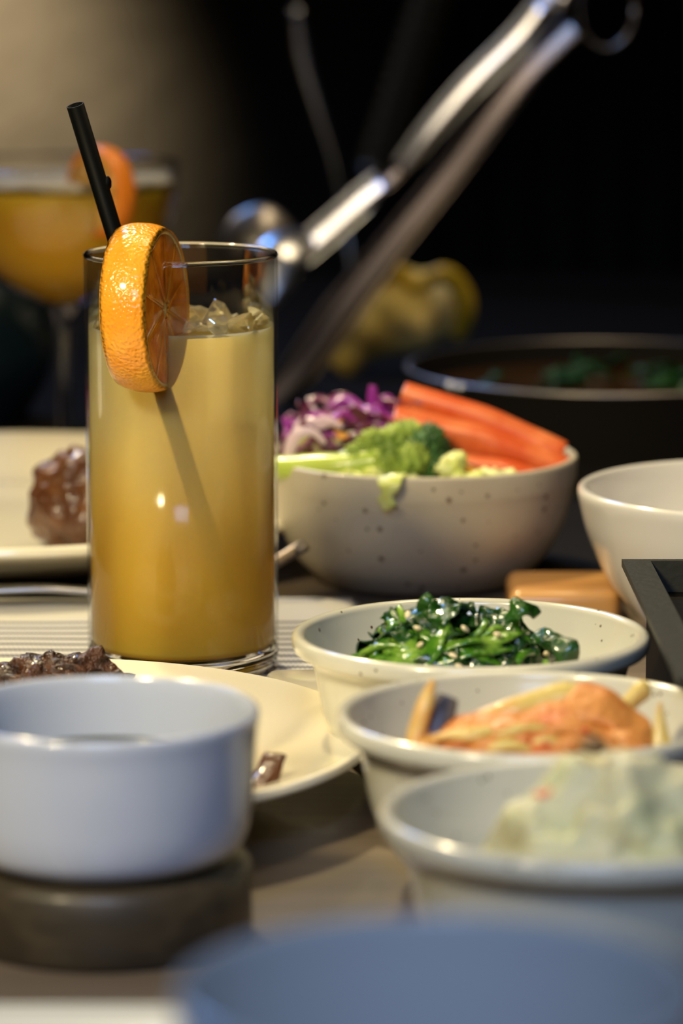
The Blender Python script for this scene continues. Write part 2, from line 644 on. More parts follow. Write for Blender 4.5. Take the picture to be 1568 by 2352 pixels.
def arc_ring(r0, r1, a0, a1, n):
    o = [(r1 * math.cos(a0 + (a1 - a0) * k / n), r1 * math.sin(a0 + (a1 - a0) * k / n)) for k in range(n + 1)]
    i_ = [(r0 * math.cos(a1 - (a1 - a0) * k / n), r0 * math.sin(a1 - (a1 - a0) * k / n)) for k in range(n + 1)]
    return o + i_


def ring_strip(r0, r1, a0, a1, n, t, frame, dome=0.0):
    """curved band with a domed outside, built as quads (closed ends)"""
    O, U, V, N = frame
    b = bmesh.new()
    sec = []
    for j in range(9):
        f_ = -1 + 2 * j / 8
        sec.append((r1 - dome * abs(f_) ** 2.5, f_ * t / 2))
    sec += [(r0, t / 2 * .97), (r0, -t / 2 * .97)]
    rings = []
    for k in range(n + 1):
        a = a0 + (a1 - a0) * k / n
        e = U * math.cos(a) + V * math.sin(a)
        wob = 1 + .012 * noise.noise(Vector((math.cos(a) * 2, math.sin(a) * 2, 4)))
        rings.append([b.verts.new(O + e * r * wob + N * h) for r, h in sec])
    m_ = len(sec)
    for A, B in zip(rings, rings[1:]):
        for k in range(m_):
            b.faces.new((A[k], A[(k + 1) % m_], B[(k + 1) % m_], B[k]))
    b.faces.new(rings[0])
    b.faces.new(rings[-1][::-1])
    return b


gap = .055
a0, a1 = -PI / 2 + gap, 3 * PI / 2 - gap
tag(obj('peel', ring_strip(OR - .0016, OR, a0, a1, 90, T, FR, .0016), 'peel', sl), 'bright orange dimpled peel', None)
obj('pith', ring_strip(OR - .0030, OR - .0016, a0, a1, 90, T * .95, FR), 'pith', sl)
nseg = 10
for k in range(nseg):
    b0 = -PI / 2 + 2 * PI * k / nseg
    m0, m1 = b0 + .008, b0 + 2 * PI / nseg - .008
    if k == 0:
        m0 += .05
    if k == nseg - 1:
        m1 -= .05
    poly = arc_ring(.0032, OR - .0031, m0, m1, 7)
    obj('pulp_segment', prism(poly, T * (.93 + .025 * math.sin(k * 2.1)), .0004, FR), 'pulp', sl)
for k in range(1, nseg):
    a = -PI / 2 + 2 * PI * k / nseg
    e = (math.cos(a), math.sin(a))
    nn = (-e[1] * .0005, e[0] * .0005)
    poly = [(e[0] * .0022 + nn[0], e[1] * .0022 + nn[1]), (e[0] * .0022 - nn[0], e[1] * .0022 - nn[1]),
            (e[0] * (OR - .003) - nn[0], e[1] * (OR - .003) - nn[1]), (e[0] * (OR - .003) + nn[0], e[1] * (OR - .003) + nn[1])]
    obj('membrane', prism(poly, T * .92, 0, FR), 'membrane', sl)
cp = ring_strip(.0002, .0032, a0 + .3, a1 - .3, 20, T * .88, FR)
obj('core', cp, 'pith', sl)

# ---------------------------------------------------------------- napkin under the glass
nk = thing('linen_napkin', 'folded pale linen napkin with dark zigzag rows under the glass', 'napkin', (-.25, 1.197, 0))
for j, (z0, z1, dx, dy) in enumerate(((.0004, .0020, 0, 0), (.0023, .0040, .002, .002))):
    b = bmesh.new()
    W, D = .256 - dx, .136 - dy
    nx, ny = 80, 40
    for side in (0, 1):
        g = [[b.verts.new((W * i / nx, dy + (D - dy) * k / ny + .0012 * noise.noise(Vector((i * .07, j, 0))), (z1 if side else z0) + (.0003 * noise.noise(Vector((i * .1, k * .12, j * 5))) if side else 0)))
              for k in range(ny + 1)] for i in range(nx + 1)]
        for i in range(nx):
            for k in range(ny):
                b.faces.new((g[i][k], g[i + 1][k], g[i + 1][k + 1], g[i][k + 1]))
        if side == 0:
            lo = g
        else:
            hi = g
    per = [(i, 0) for i in range(nx)] + [(nx, k) for k in range(ny)] + [(i, ny) for i in range(nx, 0, -1)] + [(0, k) for k in range(ny, 0, -1)]
    for a_, b_ in zip(per, per[1:] + per[:1]):
        b.faces.new((lo[a_[0]][a_[1]], lo[b_[0]][b_[1]], hi[b_[0]][b_[1]], hi[a_[0]][a_[1]]))
    obj('fold', b, 'napkin', nk)


# ---------------------------------------------------------------- bowls and plates
def dish(Rr, h, foot, t=.0028, lip=.0022):
    """banchan dish: rolled lip, tuck under it, rounded wall with an inner ledge, foot ring"""
    return prof([(0, .0065), (Rr * .45, .0068), (Rr * .66, .010), (Rr * .74, h * .42), (Rr * .79, h * .62), (Rr * .87, h * .80), (Rr - .0042, h - .0030),
                 (Rr - .0034, h - .0008), (Rr - .0018, h), (Rr - .0003, h - .0008), (Rr, h - .0026), (Rr - .0008, h - .0050), (Rr - .0040, h - .0066), (Rr * .875, h * .76), (Rr * .82, h * .45),
                 (Rr * .72, h * .22), (foot + .003, .0042), (foot + .001, .0004), (foot - .002, .0002), (foot - .004, .003), (0, .0032)], 5)


sb = obj('side_dish_bowl', lathe(dish(.0500, .045, .028), 128, wob=.004, seed=1), 'bowl')
sb.location = Vector((0.0361, 1.0728, 0))
tag(sb, 'flared pale grey bowl holding the green spinach', 'bowl', 'grey side dish bowls')
kb = sb.copy(); C.objects.link(kb); kb.location = Vector((0.0484, 0.9717, 0)); kb.rotation_euler[2] = .6
tag(kb, 'flared pale grey bowl holding the orange kimchi', 'bowl')
pb = sb.copy(); C.objects.link(pb); pb.location = Vector((0.0585, 0.8705, 0)); pb.rotation_euler[2] = 2.0
tag(pb, 'blurred grey bowl holding the pale potato salad', 'bowl')
fb = obj('deep_bowl', lathe(prof([(0, .010), (.022, .011), (.036, .022), (.044, .045), (.0475, .072), (.0484, .0812), (.0495, .0822), (.0507, .0812), (.0506, .075), (.048, .050), (.040, .020),
                                  (.030, .006), (.028, .0004), (.025, .0002), (.023, .004), (0, .005)], 5), 128), 'bluebowl')
fb.location = (.0150, .597, 0); fb.scale = (.82, .82, 1.035)
tag(fb, 'deep glossy blue grey bowl, very blurred at the bottom of the photo', 'bowl')

# salad bowl
SX, SY, SZ = Vector((0.0282, 1.3847, 0))
bw = obj('salad_bowl', lathe(prof([(0, .006), (.030, .008), (.044, .020), (.0505, .034), (.0528, .0445), (.0538, .0460), (.0552, .0462), (.0560, .0448), (.0557, .0385), (.0549, .0350), (.0520, .0225), (.0455, .0105),
                                   (.0385, .0035), (.0345, .0008), (.031, .0002), (.028, .002), (0, .0025)], 5), 128, wob=.006, seed=5), 'salad_bowl')
bw.location = (SX, SY, 0)
tag(bw, 'deep speckled beige bowl of salad behind the tall glass', 'bowl')

# white bowl at the right edge
wb = obj('white_bowl', lathe(prof([(0, .006), (.032, .008), (.046, .020), (.0535, .036), (.0560, .0475), (.0570, .0500), (.0588, .0502), (.0598, .0485), (.0590, .044), (.056, .033), (.049, .018), (.038, .005),
                                   (.032, .0006), (.029, .0002), (.027, .002), (0, .0025)], 5), 128), 'white')
wb.location = (.1385, 1.288, 0)
tag(wb, 'empty white bowl beside the salad bowl at right edge', 'bowl')

# cream plates
pf = obj('dinner_plate', lathe(prof([(0, .0062), (.050, .0064), (.060, .0075), (.066, .0110), (.078, .0146), (.0925, .0176), (.0948, .0180), (.0957, .0170), (.0945, .0150), (.082, .0115), (.068, .0062),
                                    (.062, .0030), (.055, .0004), (.050, .0004), (.047, .0028), (0, .003)], 5), 160), 'cream')
pf.location = (-.090, 1.0585, 0); pf.scale = (1.03, 1.03, 1.1)
tag(pf, 'cream plate with charred meat in front of the tall glass', 'plate')
pb2 = obj('dinner_plate', lathe(prof([(0, .0058), (.085, .0060), (.098, .0066), (.108, .0098), (.124, .0172), (.1315, .0198), (.1335, .0202), (.1348, .0190), (.1335, .0160), (.118, .0095), (.100, .0040),
                                      (.088, .0006), (.082, .0004), (.078, .0026), (0, .003)], 5), 160), 'cream')
pb2.location = (-.130, 1.447, .0042)
tag(pb2, 'large cream plate with brown meat behind the tall glass', 'plate')

# small rest at the right of the glass
cr = obj('spoon_rest', box(-.026, .026, -.020, .020, 0, .0105, .004, 4), 'cream')
cr.location = (.0040, 1.168, .0); cr.rotation_euler[2] = .12
tag(cr, 'small cream spoon rest between glass and spinach bowl', 'spoon rest')

# cup on its trivet
tv = obj('trivet', lathe([(0, 0), (.034, 0), (.036, .002), (.036, .0175), (.0345, .0195), (0, .0195)], 96), 'dark_wood')
tv.location = (-.0577, .924, 0)
tag(tv, 'low round dark wooden trivet under the small cup', 'trivet')
cupR = .0378
cup = thing('sauce_cup', 'small straight-sided bluish white cup of dark sauce', 'cup', (-.0577, .924, .0196))
obj('cup_body', lathe(prof([(0, .0040), (.028, .0042), (.0325, .0070), (.0345, .014), (.0352, .028), (.0356, .0345), (.0364, .0368), (.0376, .0366), (.0380, .0350), (.0374, .0300), (.0366, .0180), (.0356, .0090), (.0335, .0035),
                            (.0290, .0006), (.026, .0002), (.024, .0016), (0, .0018)], 5), 128), 'cup', cup)
so_ = obj('dark_sauce', lathe([(0, .0215), (.034, .0215), (.0346, .0219)], 96), 'soup')
so_.location = (-.0577, .924, .0196)
tag(so_, 'dark sauce filling the small bluish white cup', 'sauce')

# rounded cream dish at the lower left corner
b = box(-.062, .062, -.045, .045, 0, .014, .012, 5)
for v in b.verts:
    if v.co.z > .007:
        q = max(abs(v.co.x) / .062, abs(v.co.y) / .045)
        v.co.x *= 1.08
        v.co.y *= 1.08
        v.co.z = .0105 + .0095 * min(1, max(0, (q - .55) / .35))
ld_ = obj('rounded_dish', b, 'cream')
ld_.location = (-.086, .752, 0)
tag(ld_, 'very blurred cream rounded dish at the bottom left corner', 'dish')

# board and grill things at the right
bd = obj('serving_board', box(.057, .0945, 1.300, 1.342, 0, .012, .004, 4), 'board')
tag(bd, 'small orange brown wooden board between salad and white bowls', 'board')

# black stove box with a flange
sx = thing('table_stove', 'black metal table stove with flanged edge at right', 'stove', (0, 0, 0))
X0, X1, Y0, Y1 = .0915, .27, 1.000, 1.150
obj('stove_body', box(X0, X1, Y0, Y1 + .0045, 0, .0405, .001), 'iron', sx)
b = bmesh.new()
A = [(.0865, Y0 - .012), (X1 + .012, Y0 - .012), (X1 + .012, Y1 + .006), (.0840, Y1 + .006)]
I = [(.0950, Y0 + .002), (X1 - .004, Y0 + .002), (X1 - .004, Y1 + .003), (.0925, Y1 + .003)]
vs = [([b.verts.new((*p, z)) for p in A], [b.verts.new((*p, z)) for p in I]) for z in (.0478, .0500)]
vi = [b.verts.new((*p, .0402)) for p in I]
for k in range(4):
    j = (k + 1) % 4
    (a0_, i0_), (a1_, i1_) = vs
    b.faces.new((a1_[k], a1_[j], i1_[j], i1_[k]))
    b.faces.new((a0_[j], a0_[k], i0_[k], i0_[j]))
    b.faces.new((a0_[k], a0_[j], a1_[j], a1_[k]))
    b.faces.new((i1_[k], i1_[j], i0_[j], i0_[k]))
    b.faces.new((i0_[k], i0_[j], vi[j], vi[k]))
tag(obj('flange', b, 'iron_edge', sx, False), 'worn greyish flange around the opening', None)

# round black pan behind
pn = thing('grill_pan', 'round black pan with broth behind the salad bowl', 'pan', (.1150, 1.650, .0045))
obj('pan_body', lathe(prof([(0, .012), (.072, .013), (.080, .026), (.0845, .0362), (.0862, .0372), (.0872, .0360), (.0868, .030), (.086, .004), (.084, 0), (0, 0)], 4), 128), 'iron', pn)
tag(obj('pan_rim', lathe([(.0866 + .0014 * math.cos(a), .0370 + .0009 * math.sin(a)) for a in [2 * PI * k / 8 for k in range(8)]], 128, True), 'dull_steel', pn), 'dull grey steel rim', None)
br = obj('broth', lathe([(0, .0285), (.0805, .0285)], 96), 'broth')
br.location = (.115, 1.65, .0045)
tag(br, 'dark reddish broth in the round black pan', 'broth')
for i in range(16):
    a = R.uniform(0, 2 * PI); r = .07 * math.sqrt(R.random())
    p = Vector((.115 + r * math.cos(a), 1.65 + r * math.sin(a), .0335))
    pts = [p + Vector((R.uniform(-1, 1) * .012, R.uniform(-1, 1) * .012, R.uniform(0, .006))) for _ in range(4)]
    tag(obj('green_herb_leaf', turb(sweep(pts, [.001, .005, .004, .001], .0005), .002, 120, i), 'herb'), 'green herb leaf floating ' + ('at the left of the black pan' if p.x < .09 else 'in the middle of the black pan' if p.x < .14 else 'at the right of the black pan'), 'leaf', 'herb leaves in the pan, ' + ('left' if p.x < .09 else 'middle' if p.x < .14 else 'right'))
gs = obj('grill_plate', box(-.14, .45, -.26, .54, .0, .0045, .002), 'iron')  # plate under the pan, extended back to blacken the far table
gs.location = (.080, 1.80, 0)
tag(gs, 'flat black iron plate behind the salad bowl', 'grill plate')
tr_ = obj('iron_tray', box(.067, .38, 1.348, 1.532, .0, .0045, .0015), 'iron')  # added black sheet, keeps the table dark behind the board
tag(tr_, 'flat black iron tray beside the salad bowl, in front of the pan', 'tray')
tr2 = obj('iron_tray', box(-.42, -.063, 1.695, 2.34, .0, .0045, .0015), 'iron')  # added black sheet, darkens the table around the coupe stem
tag(tr2, 'flat black iron tray under the dark jug at the left', 'tray')

# ---------------------------------------------------------------- coupe behind on the left
CX, CY = -.1178, 1.650
cg = thing('coupe_glass', 'blurred stemmed coupe glass of amber cocktail behind at left', 'glass', (CX, CY, 0))
outer = [(0, .0004), (.034, .0004), (.0345, .0014), (.020, .0034), (.006, .0060), (.0036, .012), (.0034, .050), (.0045, .062), (.0085, .0680), (.030, .0805), (.043, .096), (.0485, .112), (.0497, .128)]
obj('bowl', lathe(prof(outer[8:], 5), 96), 'clear', cg)
obj('stem', lathe(prof(outer[:9], 5), 64), 'thick', cg)
tag(obj('rim', lathe([(.0495 + .0006 * math.cos(a), .128 + .0006 * math.sin(a)) for a in [2 * PI * k / 8 for k in range(8)]], 96, True), 'thick', cg), 'bright glass lip', None)
ck = obj('amber_cocktail', lathe(prof([(0, .0695), (.008, .0700), (.029, .0822), (.0418, .0968), (.0470, .1120), (.0478, .1185)], 5) + [(.0470, .1185), (0, .1185)], 96), 'amber')
ck.location = (CX, CY, 0)
tag(ck, 'amber cocktail in the stemmed coupe glass', 'drink')
fm = obj('foam', shift(blob((.0465, .0465, .0030), 4, .12, 4, 9), (CX, CY, .1205)), 'foam')
tag(fm, 'pale foam on top of the amber cocktail', 'foam', None, 'stuff')
OC2 = Vector((-0.0989, 1.6120, 0.1194))
FR2 = (OC2, Vector((.62, -.785, 0)), Vector((0, 0, 1)), Vector((-.785, -.62, 0)))
s2 = thing('orange_slice', 'blurred orange slice on the rim of the coupe glass', 'orange slice', (0, 0, 0))
obj('peel', ring_strip(.0165, .0190, a0, a1, 60, .010, FR2, .0012), 'peel_far', s2)
for k in range(8):
    b0 = -PI / 2 + 2 * PI * k / 8
    obj('pulp_segment', prism(arc_ring(.002, .0163, b0 + .05, b0 + 2 * PI / 8 - .05, 6), .0092, .0006, FR2), 'pulp_far', s2)

# dark jug on the far left
jg = thing('round_jug', 'round dark teal jug on the table left of the coupe glass', 'jug', (-.172, 1.745, .0045))
obj('body', lathe(prof([(0, .003), (.026, .0004), (.030, .002), (.041, .022), (.0425, .040), (.036, .058), (.022, .069), (.010, .0725), (0, .073)], 6), 96), 'jug', jg)
obj('lid_knob', lathe(prof([(0, .0725), (.004, .073), (.0045, .077), (.006, .080), (.004, .084), (0, .085)], 5), 48), 'jug', jg)
obj('spout', sweep([(-.036, 0, .035), (-.052, 0, .045), (-.060, 0, .058)], [.008, .005, .004], [.008, .005, .004], up=(0, 1, 0), seg=16), 'jug', jg)

# ---------------------------------------------------------------- tongs
tg = thing('steel_tongs', 'long steel tongs held diagonally over the table behind', 'tongs', (0, 0, 0))
D = 1.78
up1 = (0, -1, 0)


def strip(name, pts, half, m, lab=None, thk=.0011, ridge=True, dd=D):
    bm_ = sweep(pts, half, thk, up=(-.55, -.45, .70), seg=12, power=3, n=6)
    o_ = obj(name, bm_, m, tg)
    if lab:
        o_['label'] = lab
    if ridge:
        for sgn in (-1, 1):
            P_ = [Vector(p) for p in pts]
            t_ = (P_[-1] - P_[0]).normalized()
            sd = t_.cross(Vector((-.55, -.45, .70))).normalized()
            hh = half if isinstance(half, (int, float)) else sum(half) / len(half)
            bb = sweep([p + sd * sgn * hh * .80 + Vector((-.0012, -.0010, .0016)) for p in P_], .0011, .0016, up=(-.55, -.45, .70), seg=8, n=6)
            obj('rolled_edge', bb, m if sgn > 0 else 'lowarm', tg)  # other edge in brown steel: a warm reflection put into its colour
    return o_


strip('upper_handle', [Vector((0.0905, 1.7800, 0.1869)), Vector((0.0798, 1.7800, 0.1732)), Vector((0.0583, 1.7800, 0.1517)), Vector((0.0397, 1.7800, 0.1300)), Vector((0.0279, 1.7800, 0.1133))], [.0065, .0120, .0118, .0095, .0055], 'steel', 'bright handle section with rolled edges')
strip('upper_neck', [Vector((0.0358, 1.7840, 0.1238)), Vector((0.0260, 1.7840, 0.1119)), Vector((0.0131, 1.7840, 0.1010))], [.0055, .0048, .0055], 'lowarm', None, .0014, False)
strip('upper_arm', [Vector((0.0190, 1.7800, 0.1073)), Vector((0.0091, 1.7800, 0.0994)), Vector((-0.0077, 1.7800, 0.0845)), Vector((-0.0187, 1.7800, 0.0756))], [.0060, .0115, .0125, .0125], 'steel', 'bright lower arm section with rolled edges')
obj('shoulder', sweep([Vector((-0.0127, 1.7800, 0.0805)), Vector((-0.0230, 1.7750, 0.0781)), Vector((-0.0284, 1.7700, 0.0737)), Vector((-0.0313, 1.7650, 0.0643)), Vector((-0.0338, 1.7600, 0.0550))], [.010, .0120, .0120, .010, .004], [.002, .0045, .005, .004, .002], up=(-.4, -.75, .5), seg=18, n=6), 'steel', tg)
obj('gripping_paddle', sweep([Vector((-0.0249, 1.8000, 0.0795)), Vector((-0.0349, 1.8000, 0.0855)), Vector((-0.0449, 1.8000, 0.0825)), Vector((-0.0530, 1.8000, 0.0745))], [.009, .013, .012, .006], [.002, .003, .003, .0015], up=(-.2, -.6, .7), seg=18, n=6), 'dull_steel', tg)
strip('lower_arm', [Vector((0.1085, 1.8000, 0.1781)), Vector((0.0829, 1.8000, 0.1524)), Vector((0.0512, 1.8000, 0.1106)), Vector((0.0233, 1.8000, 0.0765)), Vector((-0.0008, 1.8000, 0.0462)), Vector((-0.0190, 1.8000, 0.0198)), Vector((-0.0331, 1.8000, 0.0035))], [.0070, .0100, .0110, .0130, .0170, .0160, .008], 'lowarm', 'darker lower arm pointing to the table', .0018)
obj('pivot_pin', sweep([Vector((0.0985, 1.7650, 0.1895)), Vector((0.1016, 1.8000, 0.1892)), Vector((0.1041, 1.8300, 0.1887))], .0035, .0035, seg=16), 'steel', tg)
obj('hinge_plate', sweep([Vector((0.0871, 1.7900, 0.1815)), Vector((0.0998, 1.7900, 0.1943)), Vector((0.1174, 1.7900, 0.2119)), Vector((0.1349, 1.7900, 0.2294))], [.0085, .0075, .0085, .0060], .003, up=(-.55, -.45, .70), seg=14, power=3), 'dull_steel', tg)
hr = bmesh.new()
cc = Vector((0.1213, 1.8000, 0.1860))
ringp = [cc + Vector((.0125 * math.cos(a) , 0, .018 * math.sin(a))) for a in [2 * PI * k / 24 for k in range(25)]]
obj('hanging_ring', sweep(ringp, .0011, .0011, up=(0, 1, 0), seg=8, n=1), 'dull_steel', tg)

# hose far behind, and a rod added for a blue reflected streak
hz = obj('flexible_hose', lathe([(.0115 + .0022 * math.cos(k * PI), k * .0042) for k in range(0, 56)], 40), 'hose')
hz.location = Vector((0.0223, 2.2800, 0.0709))
hz.rotation_euler = (0, .30, 0)
tag(hz, 'dark ribbed metal extraction hose hanging behind the tongs', 'hose')
rd = obj('metal_rod', sweep([Vector((-0.0235, 2.0500, 0.1752)), Vector((-0.0199, 2.0500, 0.1504)), Vector((-0.0123, 2.0500, 0.1233)), Vector((-0.0036, 2.0500, 0.0938)), Vector((0.0037, 2.0500, 0.0527)), Vector((0.0082, 2.0300, 0.0069))], [.0030, .0040, .0032, .0020, .0018, .0018], .0014, up=(0, -.8, .6), seg=12, n=6), 'steel')
tag(rd, 'thin steel rod with a blue sheen hanging left of the tongs', 'rod')

# lemon piece gripped behind
lm = thing('lemon_slice', 'blurred folded yellow lemon slice below the tongs', 'lemon slice', (0, 0, 0))
b = sweep([Vector((-0.0047, 1.9000, 0.0095)), Vector((0.0098, 1.9000, 0.0255)), Vector((0.0258, 1.9050, 0.0346)), Vector((0.0429, 1.9100, 0.0372)), Vector((0.0565, 1.9000, 0.0373))], [.010, .017, .0225, .0215, .0145], [.004, .006, .007, .007, .005], up=(0, -1, .15), seg=28, n=8)
for v in b.verts:
    v.co.z -= .0045 * math.exp(-((v.co.x - .040) / .007) ** 2) * (1 if v.co.z > .035 else 0)
obj('flesh', turb(b, .0022, 60, 3), 'lemon', lm)
obj('rind', turb(sweep([Vector((0.0193, 1.8950, 0.0475)), Vector((0.0255, 1.8900, 0.0561)), Vector((0.0351, 1.8920, 0.0478)), Vector((0.0477, 1.8900, 0.0540)), Vector((0.0574, 1.8900, 0.0476)), Vector((0.0600, 1.8900, 0.0332)), Vector((0.0563, 1.8920, 0.0223))], [.002, .004, .003, .0045, .005, .0045, .002], [.002, .0035, .0025, .004, .0045, .004, .002], up=(0, -1, 0), seg=14, n=6), .001, 80, 6), 'lemon_peel', lm)

# small steel balls added to give blurred glints around the pan
for i, (x, y, r) in enumerate(((1035, 880, .0022), (1058, 888, .0018), (1150, 832, .0024), (1175, 830, .0022), (1223, 826, .0022))):
    p = Vector((0.0450, 1.6000, 0.0415))
    o_ = obj('round_bolt', blob((r, r, r), 3, .05, 2, i), 'steel')
    o_.location = [Vector((0.0436, 1.5500, 0.0471)), Vector((0.0476, 1.5500, 0.0464)), Vector((0.0695, 1.7420, 0.0304)), Vector((0.0763, 1.7420, 0.0308)), Vector((0.0857, 1.7420, 0.0312))][i]
    tag(o_, ['warm shining steel knob left of the pan, the left one of a pair', 'grey steel knob left of the pan, the right one of a pair',
             'warm glinting knob on the far rim of the pan, first from the left', 'warm glinting knob on the far rim of the pan, second from the left',
             'white glinting knob on the far rim of the pan, third from the left'][i], 'knob')

# ---------------------------------------------------------------- meat
mb = blob((.020, .017, .0195), 5, .26, 1.5, 4, flat=-.014)
o_ = obj('grilled_meat', mb, 'meat'); o_.location = (-.0935, 1.395, .0255)
tag(o_, 'glossy brown chunk of grilled meat on the far cream plate', 'meat')
mb = blob((.020, .013, .0130), 5, .42, 2.4, 8, flat=-.008)
o_ = obj('charred_meat', mb, 'char'); o_.location = (-.082, 1.102, .0195)
tag(o_, 'charred dark meat on the near cream plate behind the cup', 'meat')
tp = obj('meat_sliver', turb(sweep([(-.0245, 1.000, .0168), (-.0205, 1.008, .0188), (-.0175, 1.014, .0235)], [.003, .0042, .0030], [.0012, .002, .0012], seg=14), .0008, 200, 2), 'meat')
tag(tp, 'small brown meat sliver on the near plate beside the cup', 'meat')

# ---------------------------------------------------------------- utensils
ut = thing('steel_spoon', 'steel spoon handle shining on the napkin left of the glass', 'spoon', (0, 0, 0))
obj('handle', sweep([(-.215, 1.306, .0066), (-.16, 1.309, .0085), (-.11, 1.314, .0105), (-.090, 1.316, .0095), (-.062, 1.318, .0068)], [.0042, .0040, .0038, .0032, .0030], .0012, seg=14, power=2.6), 'steel', ut)
obj('spoon_bowl', sweep([(-.062, 1.318, .0068), (-.052, 1.3185, .0065), (-.040, 1.319, .0065), (-.030, 1.319, .0066)], [.0025, .0085, .0090, .002], [.0012, .0016, .0016, .001], seg=16), 'steel', ut)
fk = thing('steel_fork', 'steel utensil handle with a hole poking out right of the glass', 'fork', (0, 0, 0))
e1, e0 = Vector((-0.0125, 1.3380, 0.0214)), Vector((-0.0292, 1.3300, 0.0126))
dv = (Vector(e1) - Vector(e0)).normalized()
obj('handle', sweep([tuple(Vector(e0) - dv * .004), tuple(Vector(e0) + dv * .008), tuple(e1)], [.0020, .0023, .0026], .0008, up=(0, -.6, .8), seg=16, power=3.2), 'lowarm', fk)
hl = lathe([(.0015 + .0005 * math.cos(a), .0005 * math.sin(a)) for a in [2 * PI * k / 8 for k in range(8)]], 24, True)
bmesh.ops.transform(hl, matrix=Matrix.Translation(Vector(e1) - dv * .0025 + Vector((0, -.0009, .0008))) @ Vector((0, -.6, .8)).to_track_quat('Z', 'Y').to_matrix().to_4x4(), verts=hl.verts[:])
obj('eyelet', hl, 'dull_steel', fk)

# ---------------------------------------------------------------- salad
bed = blob((.0440, .0440, .0125), 5, .10, 6, 12, flat=-.008)
o_ = obj('shredded_lettuce', shift(bed, (SX, SY, .033)), 'lettuce')
tag(o_, 'bed of shredded pale green lettuce filling the beige bowl', 'lettuce', None, 'stuff')


def L(px_, py_, d_=0):
    """a point in the salad, (right, up) in mm from the rim centre, d_ mm towards the camera"""
    return Vector((SX + px_ * .001, SY - d_ * .001, .046 + py_ * .001))


# broccoli
bc = thing('broccoli_floret', 'green broccoli floret lying on the salad near the rim', 'broccoli', (0, 0, 0))
obj('stalk', turb(sweep([L(-52, -1.5, 25), L(-38, 0, 30), L(-25, .5, 33), L(-12, 1.5, 33)], [.0045, .0050, .0056, .0080], [.0042, .0048, .0056, .0075], seg=20, n=6), .0010, 90, 1), 'broc_stem', bc)
obj('side_branch', turb(sweep([L(-30, 1, 31), L(-22, 5, 30), L(-16, 8, 28)], [.0035, .0035, .0045], .0035, seg=16, n=6), .0008, 90, 2), 'broc_stem', bc)
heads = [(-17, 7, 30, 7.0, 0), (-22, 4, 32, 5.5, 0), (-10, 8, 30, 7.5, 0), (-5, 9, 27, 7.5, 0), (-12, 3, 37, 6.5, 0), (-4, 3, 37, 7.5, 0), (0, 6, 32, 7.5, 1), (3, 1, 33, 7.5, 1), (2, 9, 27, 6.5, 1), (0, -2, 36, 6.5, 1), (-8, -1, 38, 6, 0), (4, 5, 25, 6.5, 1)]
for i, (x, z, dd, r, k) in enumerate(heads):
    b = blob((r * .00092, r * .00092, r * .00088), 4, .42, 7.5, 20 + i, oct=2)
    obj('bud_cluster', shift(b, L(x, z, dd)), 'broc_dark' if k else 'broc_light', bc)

# carrot batons
for i, (p, q, hw, hh, lab) in enumerate((
        (L(-5, 20.0, -6), L(49.5, 0.5, 2), .0048, .0036, 'upper orange carrot baton resting on the salad bowl rim'),
        (L(-9, 13.0, 11), L(50, -4.2, 13), .0054, .0046, 'lower thicker orange carrot baton lying across the salad'),
        (L(12, -1, 21), L(44, -8.0, 22), .0042, .0036, 'short orange carrot baton under the two long ones'))):
    mid = (p + q) / 2 + Vector((0, 0, .0012))
    o_ = obj('carrot_baton', turb(sweep([p, p + (mid - p) * .04, mid, q - (q - mid) * .04, q], [hw * .9, hw, hw, hw, hw * .9], [hh * .9, hh, hh * 1.15, hh, hh * .85], up=(0, -.35, .94), seg=24, power=5, n=6), .0006, 60, i), 'carrot')
    tag(o_, lab, 'carrot')

# red cabbage shreds
rr = random.Random(11)
shreds = []
for i in range(46):
    cx, cz, cd_ = rr.uniform(-48, -8), rr.uniform(-2, 12), rr.uniform(-22, 24)
    if cx > -16:
        cz = rr.uniform(6, 15)
        cd_ = rr.uniform(-15, 12)
    a = rr.uniform(0, 2 * PI)
    p = [L(cx, cz, cd_)]
    for k in range(4):
        a += rr.uniform(-1.3, 1.3)
        p.append(p[-1] + Vector((math.cos(a) * .0052, rr.uniform(-.003, .003), math.sin(a) * .0042)))
    for v in p:
        v.z = min(max(v.z, .040), .0645)
        rl = math.hypot(v.x - SX, v.y - SY)
        if rl > .049:
            v.x = SX + (v.x - SX) * .049 / rl
            v.y = SY + (v.y - SY) * .049 / rl
    m_ = ['cabbage', 'violet', 'cabbage', 'violet', 'cabbage', 'cabbage', 'cabbage_rib'][i % 7]
    o_ = obj('cabbage_shred', sweep(p, [.0008, rr.uniform(.0014, .0028), rr.uniform(.0014, .0028), .0008], .0006, up=(rr.uniform(-1, 1), rr.uniform(-1, 1), .4), seg=10, n=5, twist=rr.uniform(-1.5, 1.5)), m_)
    if m_ == 'cabbage_rib':
        tag(o_, 'whitish curled rib shred among the purple cabbage in the salad', 'cabbage', 'pale cabbage ribs in the salad')
    else:
        tag(o_, ['dark purple cabbage shred', 'bright violet cabbage shred'][m_ == 'violet'] + (' at the left of the salad beside the tall glass' if cx < -30 else ' heaped behind the broccoli stalk' if cx < -16 else ' rising behind the broccoli head'), 'cabbage', ['dark purple', 'bright violet'][m_ == 'violet'] + (' shreds beside the glass' if cx < -30 else ' shreds behind the stalk' if cx < -16 else ' shreds behind the broccoli head'))
